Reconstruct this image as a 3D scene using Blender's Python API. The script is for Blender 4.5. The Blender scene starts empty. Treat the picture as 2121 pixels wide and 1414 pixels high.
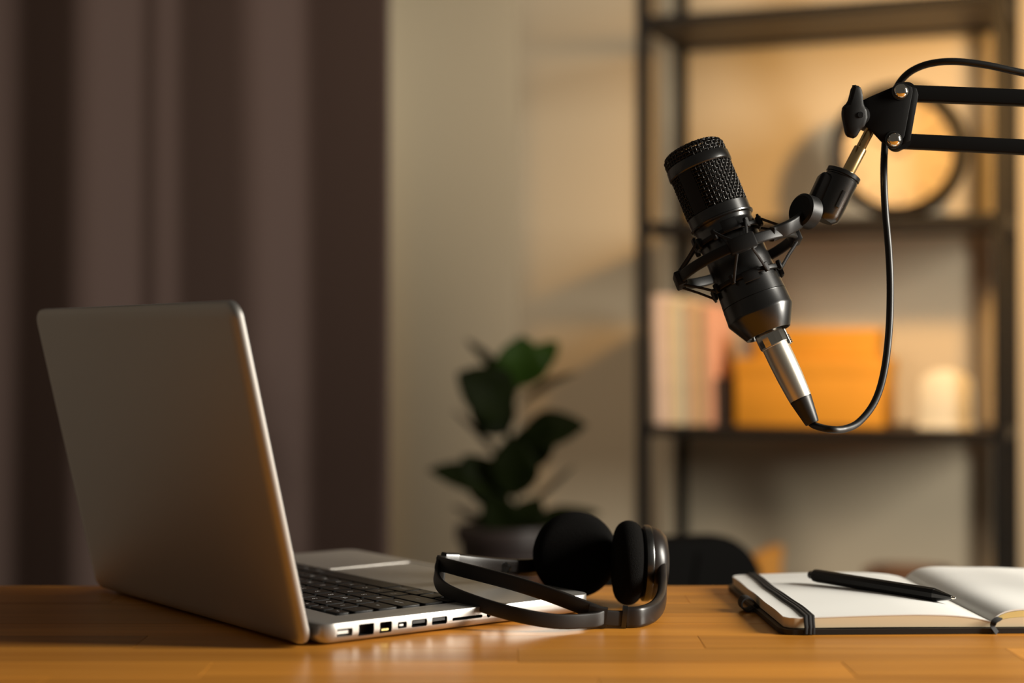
import bpy, bmesh, math, random
from mathutils import Vector, Matrix, Euler
random.seed(7)
PI = math.pi
S = bpy.context.scene
C = S.collection
V = Vector

# ------------------------------------------------------------------ camera
EYE = 0.19                      # eye height above the table top (table top is z = 0)
FPX = 3450.0                    # focal length in pixels of the 2121 px wide frame
cd = bpy.data.cameras.new('camera')
cam = bpy.data.objects.new('camera', cd); C.objects.link(cam)
cam.location = (0, 0, EYE)
cam.rotation_euler = (math.radians(90 + 0.133), 0, 0)
cd.sensor_width = 36.0
cd.lens = FPX / 2121.0 * 36.0
cd.clip_start = 0.02
cd.dof.use_dof = True
cd.dof.focus_distance = 1.145
cd.dof.aperture_fstop = 2.9
cd.dof.aperture_blades = 0
S.camera = cam

# ------------------------------------------------------------------ world, lights, exposure
w = bpy.data.worlds.new('world'); S.world = w; w.use_nodes = True
bg = w.node_tree.nodes['Background']
bg.inputs['Color'].default_value = (1.0, 0.90, 0.76, 1)
bg.inputs['Strength'].default_value = 0.065

def lamp(name, typ, loc, energy, col, **kw):
    d = bpy.data.lights.new(name, typ); d.energy = energy; d.color = col
    for k, v in kw.items(): setattr(d, k, v)
    o = bpy.data.objects.new(name, d); C.objects.link(o); o.location = loc
    return o
# warm lamp just out of frame to the right, between table and shelf
wl = lamp('warm_lamp', 'SPOT', (0.72, 2.13, 0.72), 47.0, (1.0, 0.53, 0.14), shadow_soft_size=0.045, spot_size=math.radians(86), spot_blend=1.0)
wl.rotation_euler = (V((0.78, 3.05, 0.46)) - V((0.72, 2.13, 0.72))).to_track_quat('-Z', 'Y').to_euler()
# big soft lamp to the right of the table
sb = lamp('soft_lamp', 'AREA', (2.20, 0.72, 0.80), 124.0, (1.0, 0.945, 0.84), shape='RECTANGLE', size=0.42, size_y=1.1)
sb.rotation_euler = (V((0.1, 0.62, 0.0)) - V((2.20, 0.72, 0.80))).to_track_quat('-Z', 'Y').to_euler()

# added soft fill for the back walls, out of view above the picture
cl = lamp('wall_fill', 'AREA', (-0.25, 1.70, 0.96), 8.0, (1.0, 0.78, 0.58), shape='RECTANGLE', size=0.5, size_y=0.5)
cl.rotation_euler = (V((0.05, 3.5, 0.1)) - V((-0.25, 1.70, 0.96))).to_track_quat('-Z', 'Y').to_euler()

# added fill light hidden behind the curtain, brightens the niche wall
wg = lamp('niche_fill', 'AREA', (-0.93, 3.86, 0.80), 4.6, (1.0, 0.84, 0.60), shape='RECTANGLE', size=0.15, size_y=1.0)
wg.rotation_euler = V((0.9339, -0.3575 + 0.25, 0)).to_track_quat('-Z', 'Z').to_euler()

S.view_settings.view_transform = 'Standard'
S.view_settings.look = 'None'
S.view_settings.exposure = 0.0
S.view_settings.gamma = 1.0
S.view_settings.use_curve_mapping = False

# ------------------------------------------------------------------ materials
def mat(name, col, rough=0.5, metal=0.0, spec=0.5, bump=None, vary=None, coat=0.0):
    """bump = (scale, strength, distance); vary = (scale, amount) mottles the colour."""
    m = bpy.data.materials.new(name); m.use_nodes = True
    nt = m.node_tree; b = nt.nodes['Principled BSDF']
    b.inputs['Base Color'].default_value = (*col, 1)
    b.inputs['Roughness'].default_value = rough
    b.inputs['Metallic'].default_value = metal
    b.inputs['Specular IOR Level'].default_value = spec
    if coat: b.inputs['Coat Weight'].default_value = coat
    tc = nt.nodes.new('ShaderNodeTexCoord')
    if vary:
        n = nt.nodes.new('ShaderNodeTexNoise'); n.inputs['Scale'].default_value = vary[0]; n.inputs['Detail'].default_value = 4
        nt.links.new(tc.outputs['Object'], n.inputs['Vector'])
        r = nt.nodes.new('ShaderNodeMapRange')
        r.inputs['From Min'].default_value = 0.3; r.inputs['From Max'].default_value = 0.7
        r.inputs['To Min'].default_value = 1 - vary[1]; r.inputs['To Max'].default_value = 1 + vary[1]
        nt.links.new(n.outputs['Fac'], r.inputs['Value'])
        x = nt.nodes.new('ShaderNodeMix'); x.data_type = 'RGBA'; x.blend_type = 'MULTIPLY'
        x.inputs['Factor'].default_value = 1; x.inputs['A'].default_value = (*col, 1)
        nt.links.new(r.outputs['Result'], x.inputs['B'])
        nt.links.new(x.outputs['Result'], b.inputs['Base Color'])
    if bump:
        n = nt.nodes.new('ShaderNodeTexNoise'); n.inputs['Scale'].default_value = bump[0]; n.inputs['Detail'].default_value = 3
        nt.links.new(tc.outputs['Object'], n.inputs['Vector'])
        u = nt.nodes.new('ShaderNodeBump'); u.inputs['Strength'].default_value = bump[1]; u.inputs['Distance'].default_value = bump[2]
        nt.links.new(n.outputs['Fac'], u.inputs['Height'])
        nt.links.new(u.outputs['Normal'], b.inputs['Normal'])
    return m

def wood(name, dark, light, stretch, rough=0.35, vary=0.20, bump=0.15):
    m = bpy.data.materials.new(name); m.use_nodes = True
    nt = m.node_tree; b = nt.nodes['Principled BSDF']; L = nt.links
    tc = nt.nodes.new('ShaderNodeTexCoord'); oi = nt.nodes.new('ShaderNodeObjectInfo')
    mp = nt.nodes.new('ShaderNodeMapping'); mp.inputs['Scale'].default_value = stretch
    L.new(tc.outputs['Object'], mp.inputs['Vector'])
    off = nt.nodes.new('ShaderNodeVectorMath'); off.operation = 'ADD'
    sc = nt.nodes.new('ShaderNodeMath'); sc.operation = 'MULTIPLY'; sc.inputs[1].default_value = 37.0
    L.new(oi.outputs['Random'], sc.inputs[0])
    L.new(mp.outputs['Vector'], off.inputs[0]); L.new(sc.outputs[0], off.inputs[1])
    n = nt.nodes.new('ShaderNodeTexNoise'); n.inputs['Scale'].default_value = 1.0; n.inputs['Detail'].default_value = 6; n.inputs['Distortion'].default_value = 0.6
    L.new(off.outputs[0], n.inputs['Vector'])
    cr = nt.nodes.new('ShaderNodeValToRGB')
    cr.color_ramp.elements[0].position = 0.3; cr.color_ramp.elements[0].color = (*dark, 1)
    cr.color_ramp.elements[1].position = 0.7; cr.color_ramp.elements[1].color = (*light, 1)
    L.new(n.outputs['Fac'], cr.inputs['Fac'])
    r = nt.nodes.new('ShaderNodeMapRange'); r.inputs['To Min'].default_value = 1 - vary; r.inputs['To Max'].default_value = 1 + vary
    L.new(oi.outputs['Random'], r.inputs['Value'])
    x = nt.nodes.new('ShaderNodeMix'); x.data_type = 'RGBA'; x.blend_type = 'MULTIPLY'; x.inputs['Factor'].default_value = 1
    L.new(cr.outputs['Color'], x.inputs['A']); L.new(r.outputs['Result'], x.inputs['B'])
    L.new(x.outputs['Result'], b.inputs['Base Color'])
    b.inputs['Roughness'].default_value = rough
    u = nt.nodes.new('ShaderNodeBump'); u.inputs['Strength'].default_value = bump; u.inputs['Distance'].default_value = 0.0005
    L.new(n.outputs['Fac'], u.inputs['Height']); L.new(u.outputs['Normal'], b.inputs['Normal'])
    return m

M = dict(
    wall=mat('wall_paint', (0.55, 0.475, 0.345), 0.9, bump=(60, 0.15, 0.002)),
    darkwall=mat('wall_darkened', (0.17, 0.145, 0.12), 0.9, bump=(60, 0.15, 0.002)),  # unseen wall, coloured dark only to dim what the lid reflects
    niche=mat('niche_lightened', (0.90, 0.86, 0.73), 0.9, bump=(60, 0.15, 0.002)),  # lighter than the wall: extra light in the niche put into its colour
    floor=wood('floor_wood', (0.05, 0.03, 0.018), (0.10, 0.06, 0.035), (1.5, 12, 12), 0.45),
    table=wood('table_wood', (0.50, 0.185, 0.020), (0.66, 0.270, 0.034), (2.2, 55, 55), 0.34),
    leg=mat('black_steel', (0.010, 0.009, 0.008), 0.5, spec=0.15),
    curtain=mat('curtain_cloth', (0.075, 0.053, 0.047), 0.95, spec=0.1, bump=(700, 0.4, 0.001)),
    alu=mat('aluminium', (0.52, 0.50, 0.47), 0.40, 0.85, bump=(2500, 0.05, 0.0002)),
    lid=mat('lid_aluminium', (0.52, 0.50, 0.47), 0.46, 1.0, bump=(2500, 0.05, 0.0002)),
    tray_shade=mat('keyboard_tray', (0.03, 0.03, 0.03), 0.5, 0.5),  # blackish, the shade between the keys is put into this colour
    key=mat('key_plastic', (0.006, 0.006, 0.006), 0.36),
    legend=mat('legend_print', (0.75, 0.75, 0.75), 0.5),
    port=mat('port_plastic', (0.012, 0.011, 0.010), 0.5),
    brass=mat('brass', (0.90, 0.62, 0.28), 0.24, 1.0),
    gold=mat('gold_contact', (0.75, 0.62, 0.25), 0.3, 1.0),
    nickel=mat('nickel', (0.82, 0.77, 0.66), 0.35, 1.0, bump=(900, 0.08, 0.0003)),
    chrome=mat('chrome', (0.80, 0.76, 0.68), 0.10, 1.0),
    black=mat('satin_black', (0.004, 0.0038, 0.0035), 0.27, spec=1.0),
    black_matt=mat('matt_black', (0.0045, 0.0042, 0.004), 0.45, spec=0.35, bump=(1500, 0.1, 0.0003)),
    arm_black=mat('arm_black', (0.0022, 0.0019, 0.0016), 0.5, spec=0.12),
    rubber=mat('rubber', (0.006, 0.0055, 0.005), 0.42),
    wire=mat('grille_wire', (0.03, 0.028, 0.026), 0.30, 0.5),
    liner=mat('grille_liner', (0.008, 0.0075, 0.007), 0.8, bump=(1800, 0.5, 0.0004)),
    hp=mat('headphone_plastic', (0.013, 0.0105, 0.009), 0.42),
    hp_gloss=mat('headphone_shell', (0.016, 0.012, 0.010), 0.34),
    foam=mat('ear_foam', (0.006, 0.0056, 0.0052), 0.95, spec=0.08, bump=(1600, 0.9, 0.0008)),
    cover=mat('notebook_cover', (0.007, 0.0065, 0.006), 0.45, bump=(900, 0.2, 0.0003)),
    paper=mat('paper', (0.90, 0.89, 0.85), 0.85, spec=0.2),
    elastic=mat('elastic', (0.012, 0.011, 0.011), 0.8, bump=(1500, 0.3, 0.0003)),
    edges=mat('page_edges', (0.80, 0.66, 0.44), 0.85, spec=0.2),
    endpaper=mat('endpaper', (0.80, 0.62, 0.25), 0.8, spec=0.2),
    shelf_board=wood('shelf_board', (0.030, 0.020, 0.014), (0.055, 0.037, 0.025), (3, 40, 40), 0.5),
    clock_rim=mat('clock_rim', (0.006, 0.0042, 0.003), 0.45, spec=0.2),
    clock_face=mat('clock_face', (0.54, 0.44, 0.29), 0.7, vary=(9, 0.08)),
    clock_mark=mat('clock_mark', (0.17, 0.13, 0.09), 0.7),
    orange=mat('orange_card', (0.62, 0.27, 0.015), 0.7, vary=(14, 0.05)),
    greycard=mat('grey_card', (0.30, 0.27, 0.26), 0.7),
    cream=mat('cream_ceramic', (0.80, 0.73, 0.56), 0.6),
    brownbox=mat('brown_card', (0.16, 0.075, 0.035), 0.7),
    leaf=mat('leaf', (0.0035, 0.0055, 0.001), 0.6, spec=0.03, vary=(30, 0.25)),
    leaf2=mat('leaf_lit', (0.010, 0.024, 0.002), 0.55, spec=0.08, vary=(30, 0.25)),  # top leaves, lamp light put into a greener tone
    stem=mat('plant_stem', (0.03, 0.025, 0.012), 0.7),
    pot=mat('pot_glaze', (0.018, 0.012, 0.011), 0.5),
    soil=mat('soil', (0.02, 0.014, 0.010), 0.95, bump=(200, 1, 0.004)),
    leather=mat('black_leather', (0.003, 0.0028, 0.0026), 0.7, spec=0.02, bump=(300, 0.2, 0.001)),
    oak=wood('chair_wood', (0.16, 0.085, 0.05), (0.24, 0.13, 0.08), (30, 30, 4), 0.45),
)

# ------------------------------------------------------------------ builders
MW = {}                                    # object -> world matrix, kept by hand
def tag(o, label=None, cat=None, group=None, kind=None):
    if label: o['label'] = label
    if cat: o['category'] = cat
    if group: o['group'] = group
    if kind: o['kind'] = kind
    return o
def thing(name, label, cat, loc=(0, 0, 0), rot=None, group=None):
    o = bpy.data.objects.new(name, None); C.objects.link(o); o.empty_display_size = 0.02
    m = Matrix.Translation(loc)
    if rot is not None:
        m = m @ (rot.to_4x4() if isinstance(rot, Matrix) else Euler(rot).to_matrix().to_4x4())
    o.matrix_world = m; MW[o] = m
    return tag(o, label, cat, group)

def at(x, y, d):
    """the point that stands at depth d on the sight line of photograph pixel (x, y)"""
    return V(((x - 1060.5) / FPX * d, d, EYE + (715.0 - y) / FPX * d))

class MB:
    def __init__(s): s.v = []; s.f = []
    def add(s, vs, fs, mtx=None):
        b = len(s.v)
        s.v += [tuple(mtx @ V(p)) if mtx is not None else tuple(p) for p in vs]
        s.f += [tuple(b + i for i in f) for f in fs]
        return s
    def box(s, lo, hi, bev=0.0, mtx=None, seg=2):
        if bev <= 0:
            x0, y0, z0 = lo; x1, y1, z1 = hi
            vs = [(x0,y0,z0),(x1,y0,z0),(x1,y1,z0),(x0,y1,z0),(x0,y0,z1),(x1,y0,z1),(x1,y1,z1),(x0,y1,z1)]
            return s.add(vs, [(3,2,1,0),(4,5,6,7),(0,1,5,4),(1,2,6,5),(2,3,7,6),(3,0,4,7)], mtx)
        bm = bmesh.new(); bmesh.ops.create_cube(bm, size=1)
        for v in bm.verts:
            for i in range(3): v.co[i] = lo[i] + (v.co[i] + 0.5) * (hi[i] - lo[i])
        bmesh.ops.bevel(bm, geom=bm.edges[:], offset=bev, segments=seg, profile=0.5, affect='EDGES')
        bm.verts.index_update()
        s.add([v.co[:] for v in bm.verts], [[v.index for v in f.verts] for f in bm.faces], mtx); bm.free(); return s
    def lathe(s, prof, n=48, mtx=None, a0=0.0, a1=2 * PI, cap=True):
        """prof = [(r, z)...] round the z axis"""
        full = abs(a1 - a0 - 2 * PI) < 1e-6
        m = n if full else n + 1
        vs = []; fs = []
        for r, z in prof:
            for k in range(m):
                a = a0 + (a1 - a0) * k / n
                vs.append((r * math.cos(a), r * math.sin(a), z))
        for i in range(len(prof) - 1):
            for k in range(n):
                k2 = (k + 1) % m
                fs.append((i*m+k, i*m+k2, (i+1)*m+k2, (i+1)*m+k))
        if cap and full:
            if prof[0][0] > 1e-7: fs.append(tuple(range(m))[::-1])
            if prof[-1][0] > 1e-7: fs.append(tuple((len(prof)-1)*m + k for k in range(m)))
        return s.add(vs, fs, mtx)
    def sweep(s, pts, sect, ups=None, closed=False, scales=None, mtx=None):
        """carry the 2-D section [(side, up)...] along pts; ups = one up vector or one per point, None = parallel transport"""
        pts = [V(p) for p in pts]; n = len(pts); k = len(sect)
        vs = []; fs = []; prev = None
        for i, p in enumerate(pts):
            a = pts[(i - 1) % n] if (closed or i > 0) else pts[i]
            b = pts[(i + 1) % n] if (closed or i < n - 1) else pts[i]
            t = (b - a).normalized()
            if ups is None:
                if prev is None:
                    u = V((0, 0, 1)) if abs(t.z) < 0.9 else V((0, 1, 0))
                else: u = prev
            else: u = V(ups[i]) if isinstance(ups, list) else V(ups)
            u = (u - t * u.dot(t)).normalized(); prev = u
            sd = t.cross(u)
            q = scales[i] if scales else 1.0
            qa, qb = q if isinstance(q, tuple) else (q, q)
            for (x, y) in sect: vs.append(p + sd * (x * qa) + u * (y * qb))
        m = n if closed else n - 1
        for i in range(m):
            j = (i + 1) % n
            for c in range(k):
                c2 = (c + 1) % k
                fs.append((i*k+c, i*k+c2, j*k+c2, j*k+c))
        if not closed:
            fs.append(tuple(range(k))[::-1]); fs.append(tuple((n-1)*k + c for c in range(k)))
        return s.add(vs, fs, mtx)
    def tube(s, pts, r, sides=10, closed=False, mtx=None, scales=None):
        return s.sweep(pts, [(r*math.cos(2*PI*i/sides), r*math.sin(2*PI*i/sides)) for i in range(sides)], None, closed, scales, mtx)
    def slab(s, wx, wy, rad, loops, seg=8, mtx=None):
        """rounded rectangle wx by wy centred on the origin, stacked in loops [(inset, z)...]"""
        vs = []; fs = []; n = 4 * (seg + 1)
        for ins, z in loops:
            r = max(rad - ins, 1e-5)
            for q, (sx, sy) in enumerate(((1,1),(-1,1),(-1,-1),(1,-1))):
                cx = sx * (wx/2 - rad); cy = sy * (wy/2 - rad)
                for k in range(seg + 1):
                    a = q * PI/2 + k * PI/2/seg
                    vs.append((cx + r*math.cos(a), cy + r*math.sin(a), z))
        for i in range(len(loops) - 1):
            for k in range(n):
                k2 = (k + 1) % n
                fs.append((i*n+k, i*n+k2, (i+1)*n+k2, (i+1)*n+k))
        fs.append(tuple(range(n))[::-1]); fs.append(tuple((len(loops)-1)*n + k for k in range(n)))
        return s.add(vs, fs, mtx)
    def prism(s, poly, z0, z1, bev=0.0, mtx=None, seg=2):
        bm = bmesh.new()
        a = [bm.verts.new((x, y, z0)) for x, y in poly]; b = [bm.verts.new((x, y, z1)) for x, y in poly]
        n = len(poly)
        bm.faces.new(a[::-1]); bm.faces.new(b)
        for i in range(n): bm.faces.new((a[i], a[(i+1) % n], b[(i+1) % n], b[i]))
        bmesh.ops.recalc_face_normals(bm, faces=bm.faces[:])
        if bev: bmesh.ops.bevel(bm, geom=bm.edges[:], offset=bev, segments=seg, profile=0.5, affect='EDGES')
        bm.verts.index_update()
        s.add([v.co[:] for v in bm.verts], [[v.index for v in f.verts] for f in bm.faces], mtx); bm.free(); return s
    def mesh(s, name, m, smooth=True, ang=38):
        me = bpy.data.meshes.new(name); me.from_pydata(s.v, [], s.f)
        bm = bmesh.new(); bm.from_mesh(me); bmesh.ops.recalc_face_normals(bm, faces=bm.faces[:]); bm.to_mesh(me); bm.free()
        if smooth:
            me.polygons.foreach_set('use_smooth', [True] * len(me.polygons))
            me.set_sharp_from_angle(angle=math.radians(ang))
        if m is not None: me.materials.append(m)
        return me
    def build(s, name, m, parent=None, world=False, label=None, kind=None, smooth=True, ang=38):
        if world and parent is not None:
            inv = MW[parent].inverted(); s.v = [tuple(inv @ V(p)) for p in s.v]
        return link(name, s.mesh(name, m, smooth, ang), parent, label, kind)

def link(name, me, parent=None, label=None, kind=None, mtx=None):
    o = bpy.data.objects.new(name, me); C.objects.link(o)
    loc = mtx if mtx is not None else Matrix.Identity(4)
    if parent is not None: o.parent = parent
    o.matrix_local = loc
    MW[o] = (MW[parent] if parent is not None else Matrix.Identity(4)) @ loc
    return tag(o, label, None, None, kind)

def frame(origin, zdir, ref=(0, 1, 0)):
    """matrix whose local z runs along zdir, local x points to the picture's right, local -y faces the camera"""
    z = V(zdir).normalized(); x = V(ref).cross(z).normalized(); y = z.cross(x)
    m = Matrix((x, y, z)).transposed().to_4x4(); m.translation = V(origin); return m
def smooth_path(pts, n=8, closed=False):
    P = [V(p) for p in pts]; out = []; N = len(P)
    for i in range(N if closed else N - 1):
        p1, p2 = P[i], P[(i+1) % N]
        p0 = P[i-1] if (closed or i > 0) else p1 * 2 - p2
        p3 = P[(i+2) % N] if (closed or i + 2 < N) else p2 * 2 - p1
        for k in range(n):
            t = k / n
            out.append(0.5 * ((2*p1) + (p2-p0)*t + (2*p0-5*p1+4*p2-p3)*t*t + (3*p1-p0-3*p2+p3)*t**3))
    if not closed: out.append(P[-1])
    return out
def rrect(a, b, r, seg=3):
    """rounded rectangle section, full sizes a (side) by b (up)"""
    out = []
    for q, (sx, sy) in enumerate(((1,1),(-1,1),(-1,-1),(1,-1))):
        for k in range(seg + 1):
            t = q*PI/2 + k*PI/2/seg
            out.append((sx*(a/2-r) + r*math.cos(t), sy*(b/2-r) + r*math.sin(t)))
    return out

FLOOR = -0.74
# ------------------------------------------------------------------ the room
# wall frame: u runs along the back wall, n away from it into the room
U = V((0.9339, -0.3575, 0)); N = V((-0.3575, -0.9339, 0)); P0 = V((0.3475, 3.29, 0))
def W(u, n, z): return P0 + U*u + N*n + V((0, 0, z))
YAW = math.atan2(U.y, U.x)
def wall(name, pts_un, z0, z1, m):
    b = MB(); vs = [W(u, n, z0) for u, n in pts_un] + [W(u, n, z1) for u, n in pts_un]; k = len(pts_un)
    fs = [tuple(range(k))[::-1], tuple(range(k, 2*k))] + [(i, (i+1) % k, k+(i+1) % k, k+i) for i in range(k)]
    b.add(vs, fs); return b.build(name, m, kind='structure', smooth=False)
UC, RD = -0.36, 0.30                        # projecting corner and depth of the niche left of it
wall('wall_back', [(UC, 0), (3.0, 0), (3.0, -0.55), (UC, -0.55)], FLOOR, 2.0, M['wall'])
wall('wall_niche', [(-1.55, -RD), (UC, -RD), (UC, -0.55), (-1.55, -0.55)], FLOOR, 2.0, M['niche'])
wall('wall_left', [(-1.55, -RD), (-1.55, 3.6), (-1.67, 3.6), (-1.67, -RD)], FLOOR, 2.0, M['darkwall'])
MB().box((-3.2, -1.0, FLOOR - 0.06), (3.6, 4.6, FLOOR)).build('floor', M['floor'], kind='structure', smooth=False)
bb = MB()
bb.add([W(UC-0.012, 0.012, FLOOR), W(3, 0.012, FLOOR), W(3, 0.0, FLOOR), W(UC-0.012, 0.0, FLOOR),
        W(UC-0.012, 0.012, FLOOR+0.08), W(3, 0.012, FLOOR+0.08), W(3, 0.0, FLOOR+0.08), W(UC-0.012, 0.0, FLOOR+0.08)],
       [(3,2,1,0),(4,5,6,7),(0,1,5,4),(1,2,6,5),(2,3,7,6),(3,0,4,7)])
bb.build('baseboard_back', M['wall'], kind='structure', smooth=False)

# ------------------------------------------------------------------ table of glued wooden staves
YT1 = 1.319; ROW = 0.0454
table = thing('table', 'butcher block desk top of warm honey wood staves under the laptop', 'table', (0.1, 0.9, FLOOR))
XA, XB = -0.80, 1.02
random.seed(21)
fixed = {5: 0.1215, 7: 0.198}               # stave ends that show in the picture
for r in range(18):
    y1 = YT1 - r*ROW; y0 = y1 - ROW
    cuts = [XA]; x = XA + random.uniform(0.12, 0.42)
    while x < XB - 0.12:
        cuts.append(x); x += random.uniform(0.30, 0.52)
    if r in fixed:
        cuts = sorted([c for c in cuts if abs(c - fixed[r]) > 0.22 or c == XA] + [fixed[r]])
    cuts.append(XB)
    for a, b in zip(cuts[:-1], cuts[1:]):
        L_ = b - a
        me = MB().box((-L_/2 + 0.0001, -ROW/2 + 0.0001, -0.028), (L_/2 - 0.0001, ROW/2 - 0.0001, 0.0), bev=0.00022 if r else 0.0012, seg=1).mesh('plank', M['table'])
        link('plank', me, table, mtx=MW[table].inverted() @ Matrix.Translation(((a+b)/2, (y0+y1)/2, -random.uniform(0, 0.00015))))
yb0 = YT1 - 18*ROW
for sx in (XA + 0.06, XB - 0.06):
    for sy in (yb0 + 0.06, YT1 - 0.06):
        MB().box((sx-0.03, sy-0.03, FLOOR), (sx+0.03, sy+0.03, -0.0285), 0.002).build('leg', M['leg'], table, world=True)
for lo, hi in (((XA+0.03, YT1-0.075, -0.075), (XB-0.03, YT1-0.045, -0.0285)), ((XA+0.03, yb0+0.045, -0.075), (XB-0.03, yb0+0.075, -0.0285))):
    MB().box(lo, hi, 0.002).build('rail', M['leg'], table, world=True)

# ------------------------------------------------------------------ laptop
LA = math.radians(127.0)
lap = thing('laptop', 'open silver aluminium laptop with black keys seen from behind its lid', 'laptop', (-0.1205, 1.0470, 0), (0, 0, LA))
LW, LD, BT = 0.325, 0.2225, 0.0142
Tb = Matrix.Translation((LW/2, -LD/2, 0))
bm_ = MB().slab(LW, LD, 0.011, [(0.0075, 0.0010), (0.0042, 0.0016), (0.0018, 0.0032), (0.0005, 0.0055), (0, 0.0075), (0, BT-0.0006), (0.0002, BT-0.0002), (0.0006, BT)], 8, Tb)
base_me = bm_.mesh('base', M['alu'])
cut = MB()
ports = [  # centre along the side, width, z centre, height, kind
    (0.0180, 0.0117, 0.0077, 0.0050, 'magnet'), (0.0342, 0.0115, 0.0080, 0.0076, 'ethernet'), (0.0490, 0.0092, 0.0080, 0.0072, 'tongue'),
    (0.0616, 0.0070, 0.0081, 0.0042, 'tongue'), (0.0750, 0.0121, 0.0081, 0.0049, 'usb'), (0.0910, 0.0121, 0.0081, 0.0049, 'usb'),
    (0.1136, 0.0247, 0.0078, 0.0021, 'slot'), (0.1313, 0.0034, 0.0079, 0.0034, 'round'), (0.1420, 0.0034, 0.0079, 0.0034, 'round')]
for t, wd, zc, h, k in ports:
    if k == 'round':
        cut.lathe([(wd/2, -0.004), (wd/2, 0.008)], 20, Matrix.Translation((0, -t, zc)) @ Matrix.Rotation(PI/2, 4, 'Y'))
    else:
        cut.box((-0.003, -t - wd/2, zc - h/2), (0.008, -t + wd/2, zc + h/2), 0.0006, seg=1)
KX0, KX1, KY0, KY1 = 0.0265, 0.2985, -0.0280, -0.1365        # keyboard tray
cut.box((KX0-0.001, KY1-0.001, BT-0.0016), (KX1+0.001, KY0+0.001, BT+0.01))
TX0, TX1, TY0, TY1 = 0.117, 0.224, -0.1400, -0.2160          # trackpad
cut.box((TX0, TY1, BT-0.0009), (TX1, TY0, BT+0.01))
tmp_a = bpy.data.objects.new('tmp_base', base_me); tmp_b = bpy.data.objects.new('tmp_cut', cut.mesh('tmp_cut', None))
C.objects.link(tmp_a); C.objects.link(tmp_b)
bo = tmp_a.modifiers.new('cut', 'BOOLEAN'); bo.object = tmp_b; bo.operation = 'DIFFERENCE'; bo.solver = 'EXACT'
bpy.context.view_layer.update()
dg = bpy.context.evaluated_depsgraph_get()
cut_me = bpy.data.meshes.new_from_object(tmp_a.evaluated_get(dg)); cut_me.name = 'base'
cut_me.set_sharp_from_angle(angle=math.radians(30))
bpy.data.objects.remove(tmp_a); bpy.data.objects.remove(tmp_b)
base = link('base', cut_me, lap)
for t, wd, zc, h, k in ports:
    b = MB(); e = 0.0002
    if k == 'round':
        b.lathe([(wd/2-e, 0.0006), (wd/2-e, 0.0076), (0.0001, 0.0076)], 16, Matrix.Translation((0, -t, zc)) @ Matrix.Rotation(PI/2, 4, 'Y'), cap=False)
        b.build('port', M['port'], base)
        continue
    x0, x1, ya, yb, za, zb = 0.0006, 0.0076, -t-wd/2+e, -t+wd/2-e, zc-h/2+e, zc+h/2-e
    vs = [(x0,ya,za),(x0,yb,za),(x0,yb,zb),(x0,ya,zb),(x1,ya,za),(x1,yb,za),(x1,yb,zb),(x1,ya,zb)]
    b.add(vs, [(0,1,5,4),(1,2,6,5),(2,3,7,6),(3,0,4,7),(4,5,6,7)])
    if k == 'magnet': b.box((0.0022, ya+0.0012, zc-0.0012), (0.006, yb-0.0012, zc+0.0012), 0.0003, seg=1)
    if k == 'usb': b.box((0.0010, ya+0.001, zc-0.0002), (0.006, yb-0.001, zb-0.0005))
    if k == 'slot': pass
    b.build('port', M['alu'] if k == 'magnet' else M['port'], base, smooth=False, label='pale power socket' if k == 'magnet' else None)
    if k == 'tongue':
        MB().box((0.0012, ya+0.0018, za+0.0012), (0.006, yb-0.0018, za+0.0024)).build('port_contact', M['gold'] if wd > 0.008 else M['alu'], base, smooth=False)
for x_ in (0.03, LW-0.03):
    for y_ in (-0.03, -LD+0.03):
        MB().lathe([(0.007, 0.0), (0.0075, 0.0004), (0.0075, 0.0012)], 20, Matrix.Translation((x_, y_, 0))).build('foot', M['rubber'], lap)
# keyboard: tray plus every key
tray = MB().box((KX0-0.0008, KY1-0.0008, BT-0.00158), (KX1+0.0008, KY0+0.0008, BT-0.0013)).build('keyboard', M['tray_shade'], lap, smooth=False)
UN = (KX1 - KX0) / 14.5; RP = 0.0186
rows = [
    [(1.0357, x) for x in ('esc','F1','F2','F3','F4','F5','F6','F7','F8','F9','F10','F11','F12','')],
    [(1, x) for x in '`1234567890-='] + [(1.5, 'delete')],
    [(1.5, 'tab')] + [(1, x) for x in 'QWERTYUIOP[]\\'],
    [(1.75, 'caps lock')] + [(1, x) for x in "ASDFGHJKL;'"] + [(1.75, 'return')],
    [(2.25, 'shift')] + [(1, x) for x in 'ZXCVBNM,./'] + [(2.25, 'shift')],
    [(1, 'fn'), (1, 'control'), (1, 'option'), (1.25, 'command'), (5, ''), (1.25, 'command'), (1, 'option'), (1, '<'), (1, 'v'), (1, '>')],
]
key_meshes = {}
legs_ = MB()
def legend(txt, x, y, z, size):
    cu = bpy.data.curves.new('t', 'FONT'); cu.body = txt; cu.size = size; cu.align_x = 'CENTER'; cu.align_y = 'CENTER'; cu.resolution_u = 2
    ob = bpy.data.objects.new('t', cu); me = ob.to_mesh()
    legs_.add([(v.co.x + x, v.co.y + y, z) for v in me.vertices], [list(p.vertices) for p in me.polygons])
    ob.to_mesh_clear(); bpy.data.objects.remove(ob); bpy.data.curves.remove(cu)
yk = KY0
for ri, row in enumerate(rows):
    h = 0.0095 if ri == 0 else 0.0158; pitch = 0.0125 if ri == 0 else RP
    xk = KX0
    for wu, txt in row:
        wk = wu * UN; kw = wk - 0.0032
        kk = (round(kw, 5), h)
        if kk not in key_meshes:
            key_meshes[kk] = MB().slab(kw, h, 0.0016, [(0, -0.0013), (0, 0.0008), (0.0003, 0.0011)], 3).mesh('key', M['key'])
        link('key', key_meshes[kk], tray, mtx=Matrix.Translation((xk + wk/2, yk - pitch/2, BT)))
        if txt: legend(txt, xk + wk/2, yk - pitch/2, BT + 0.00116, 0.0055 if len(txt) == 1 else 0.0026)
        xk += wk
    yk -= pitch
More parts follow.
